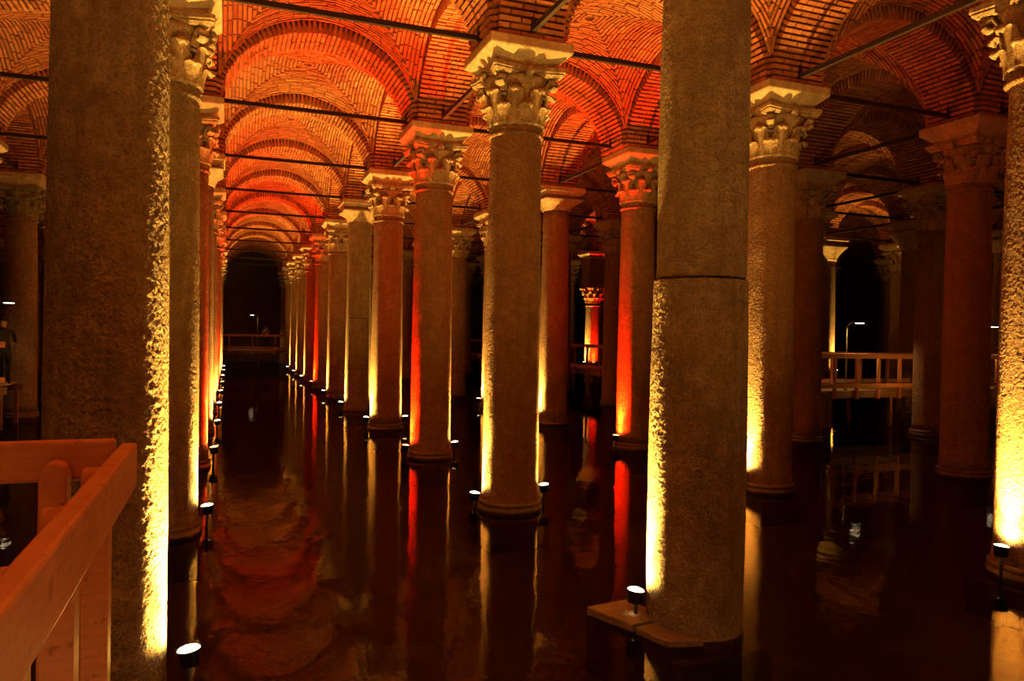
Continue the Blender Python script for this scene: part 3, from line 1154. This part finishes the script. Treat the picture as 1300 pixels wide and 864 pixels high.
# ------------------------------------------------------------------ two visitors on the walkways
def person(label, loc, rz, top_m, leg_m):
    t = thing('person', label, 'person', loc, rz)
    J = {'pelvis': (0, 0, 0.95), 'waist': (0, 0, 1.10), 'chest': (0, 0.01, 1.32), 'neck': (0, 0.0, 1.47), 'head0': (0, 0.02, 1.56), 'head1': (0, 0.02, 1.68)}
    rad = {'pelvis': 0.135, 'waist': 0.12, 'chest': 0.15, 'neck': 0.055, 'head0': 0.075, 'head1': 0.085}
    E = [('pelvis', 'waist'), ('waist', 'chest'), ('chest', 'neck'), ('neck', 'head0'), ('head0', 'head1')]
    for s, n in ((-1, 'l'), (1, 'r')):
        J.update({n + 'hip': (s * 0.10, 0, 0.90), n + 'knee': (s * 0.11, 0.02, 0.48), n + 'ank': (s * 0.11, -0.02, 0.09), n + 'toe': (s * 0.125, 0.15, 0.04),
                  n + 'sho': (s * 0.19, 0, 1.39), n + 'elb': (s * 0.25, 0.02, 1.12), n + 'wri': (s * 0.20, 0.22, 1.06), n + 'hand': (s * 0.17, 0.30, 1.06)})
        rad.update({n + 'hip': 0.095, n + 'knee': 0.065, n + 'ank': 0.045, n + 'toe': 0.035, n + 'sho': 0.062, n + 'elb': 0.045, n + 'wri': 0.034, n + 'hand': 0.034})
        E += [('pelvis', n + 'hip'), (n + 'hip', n + 'knee'), (n + 'knee', n + 'ank'), (n + 'ank', n + 'toe'), ('chest', n + 'sho'), (n + 'sho', n + 'elb'), (n + 'elb', n + 'wri'), (n + 'wri', n + 'hand')]
    names = list(J)
    me = bpy.data.meshes.new('body')
    me.from_pydata([J[q] for q in names], [(names.index(a), names.index(b)) for a, b in E], [])
    for mm in (leg_m, top_m, M['skin']):
        me.materials.append(mm)
    o = link('body', me, t)
    sk = o.modifiers.new('skin', 'SKIN')
    for v, q in zip(me.skin_vertices[0].data, names):
        v.radius = (rad[q], rad[q] * (0.75 if q in ('chest', 'waist', 'pelvis') else 1.0))
    me.skin_vertices[0].data[0].use_root = True
    sd = o.modifiers.new('smooth', 'SUBSURF')
    sd.levels = sd.render_levels = 1
    dg = bpy.context.evaluated_depsgraph_get()
    ev = bpy.data.meshes.new_from_object(o.evaluated_get(dg))
    o.modifiers.clear()
    o.data = ev
    ev.materials.clear()
    for mm in (leg_m, top_m, M['skin']):
        ev.materials.append(mm)
    for p in ev.polygons:
        c = p.center
        p.use_smooth = True
        p.material_index = 2 if c.z > 1.47 or (c.y > 0.24 and c.z > 0.9) else (1 if c.z > 0.92 else 0)
    hair = MB().lathe([(0.093, -0.05), (0.10, 0.0), (0.09, 0.05), (0.05, 0.085), (0.006, 0.095)], 14, False)
    hair.build('hair', M['hair'], t, True, (0, 0.005, 1.69))
    face = MB().lathe([(0.018, -0.02), (0.012, 0.0), (0.004, 0.03)], 8)
    face.build('nose', M['skin'], t, True, (0, 0.10, 1.61))
    return t
person('person with tan top standing at the railing on the far end walkway', (2.55, 57.0, DECK), R(150), M['cloth_tan'], M['cloth_dark'])
person('person in dark clothes at the railing on the left border, partly out of frame', (-5.42, 22.6, DECK), R(200), M['cloth_dark'], M['cloth_dark'])
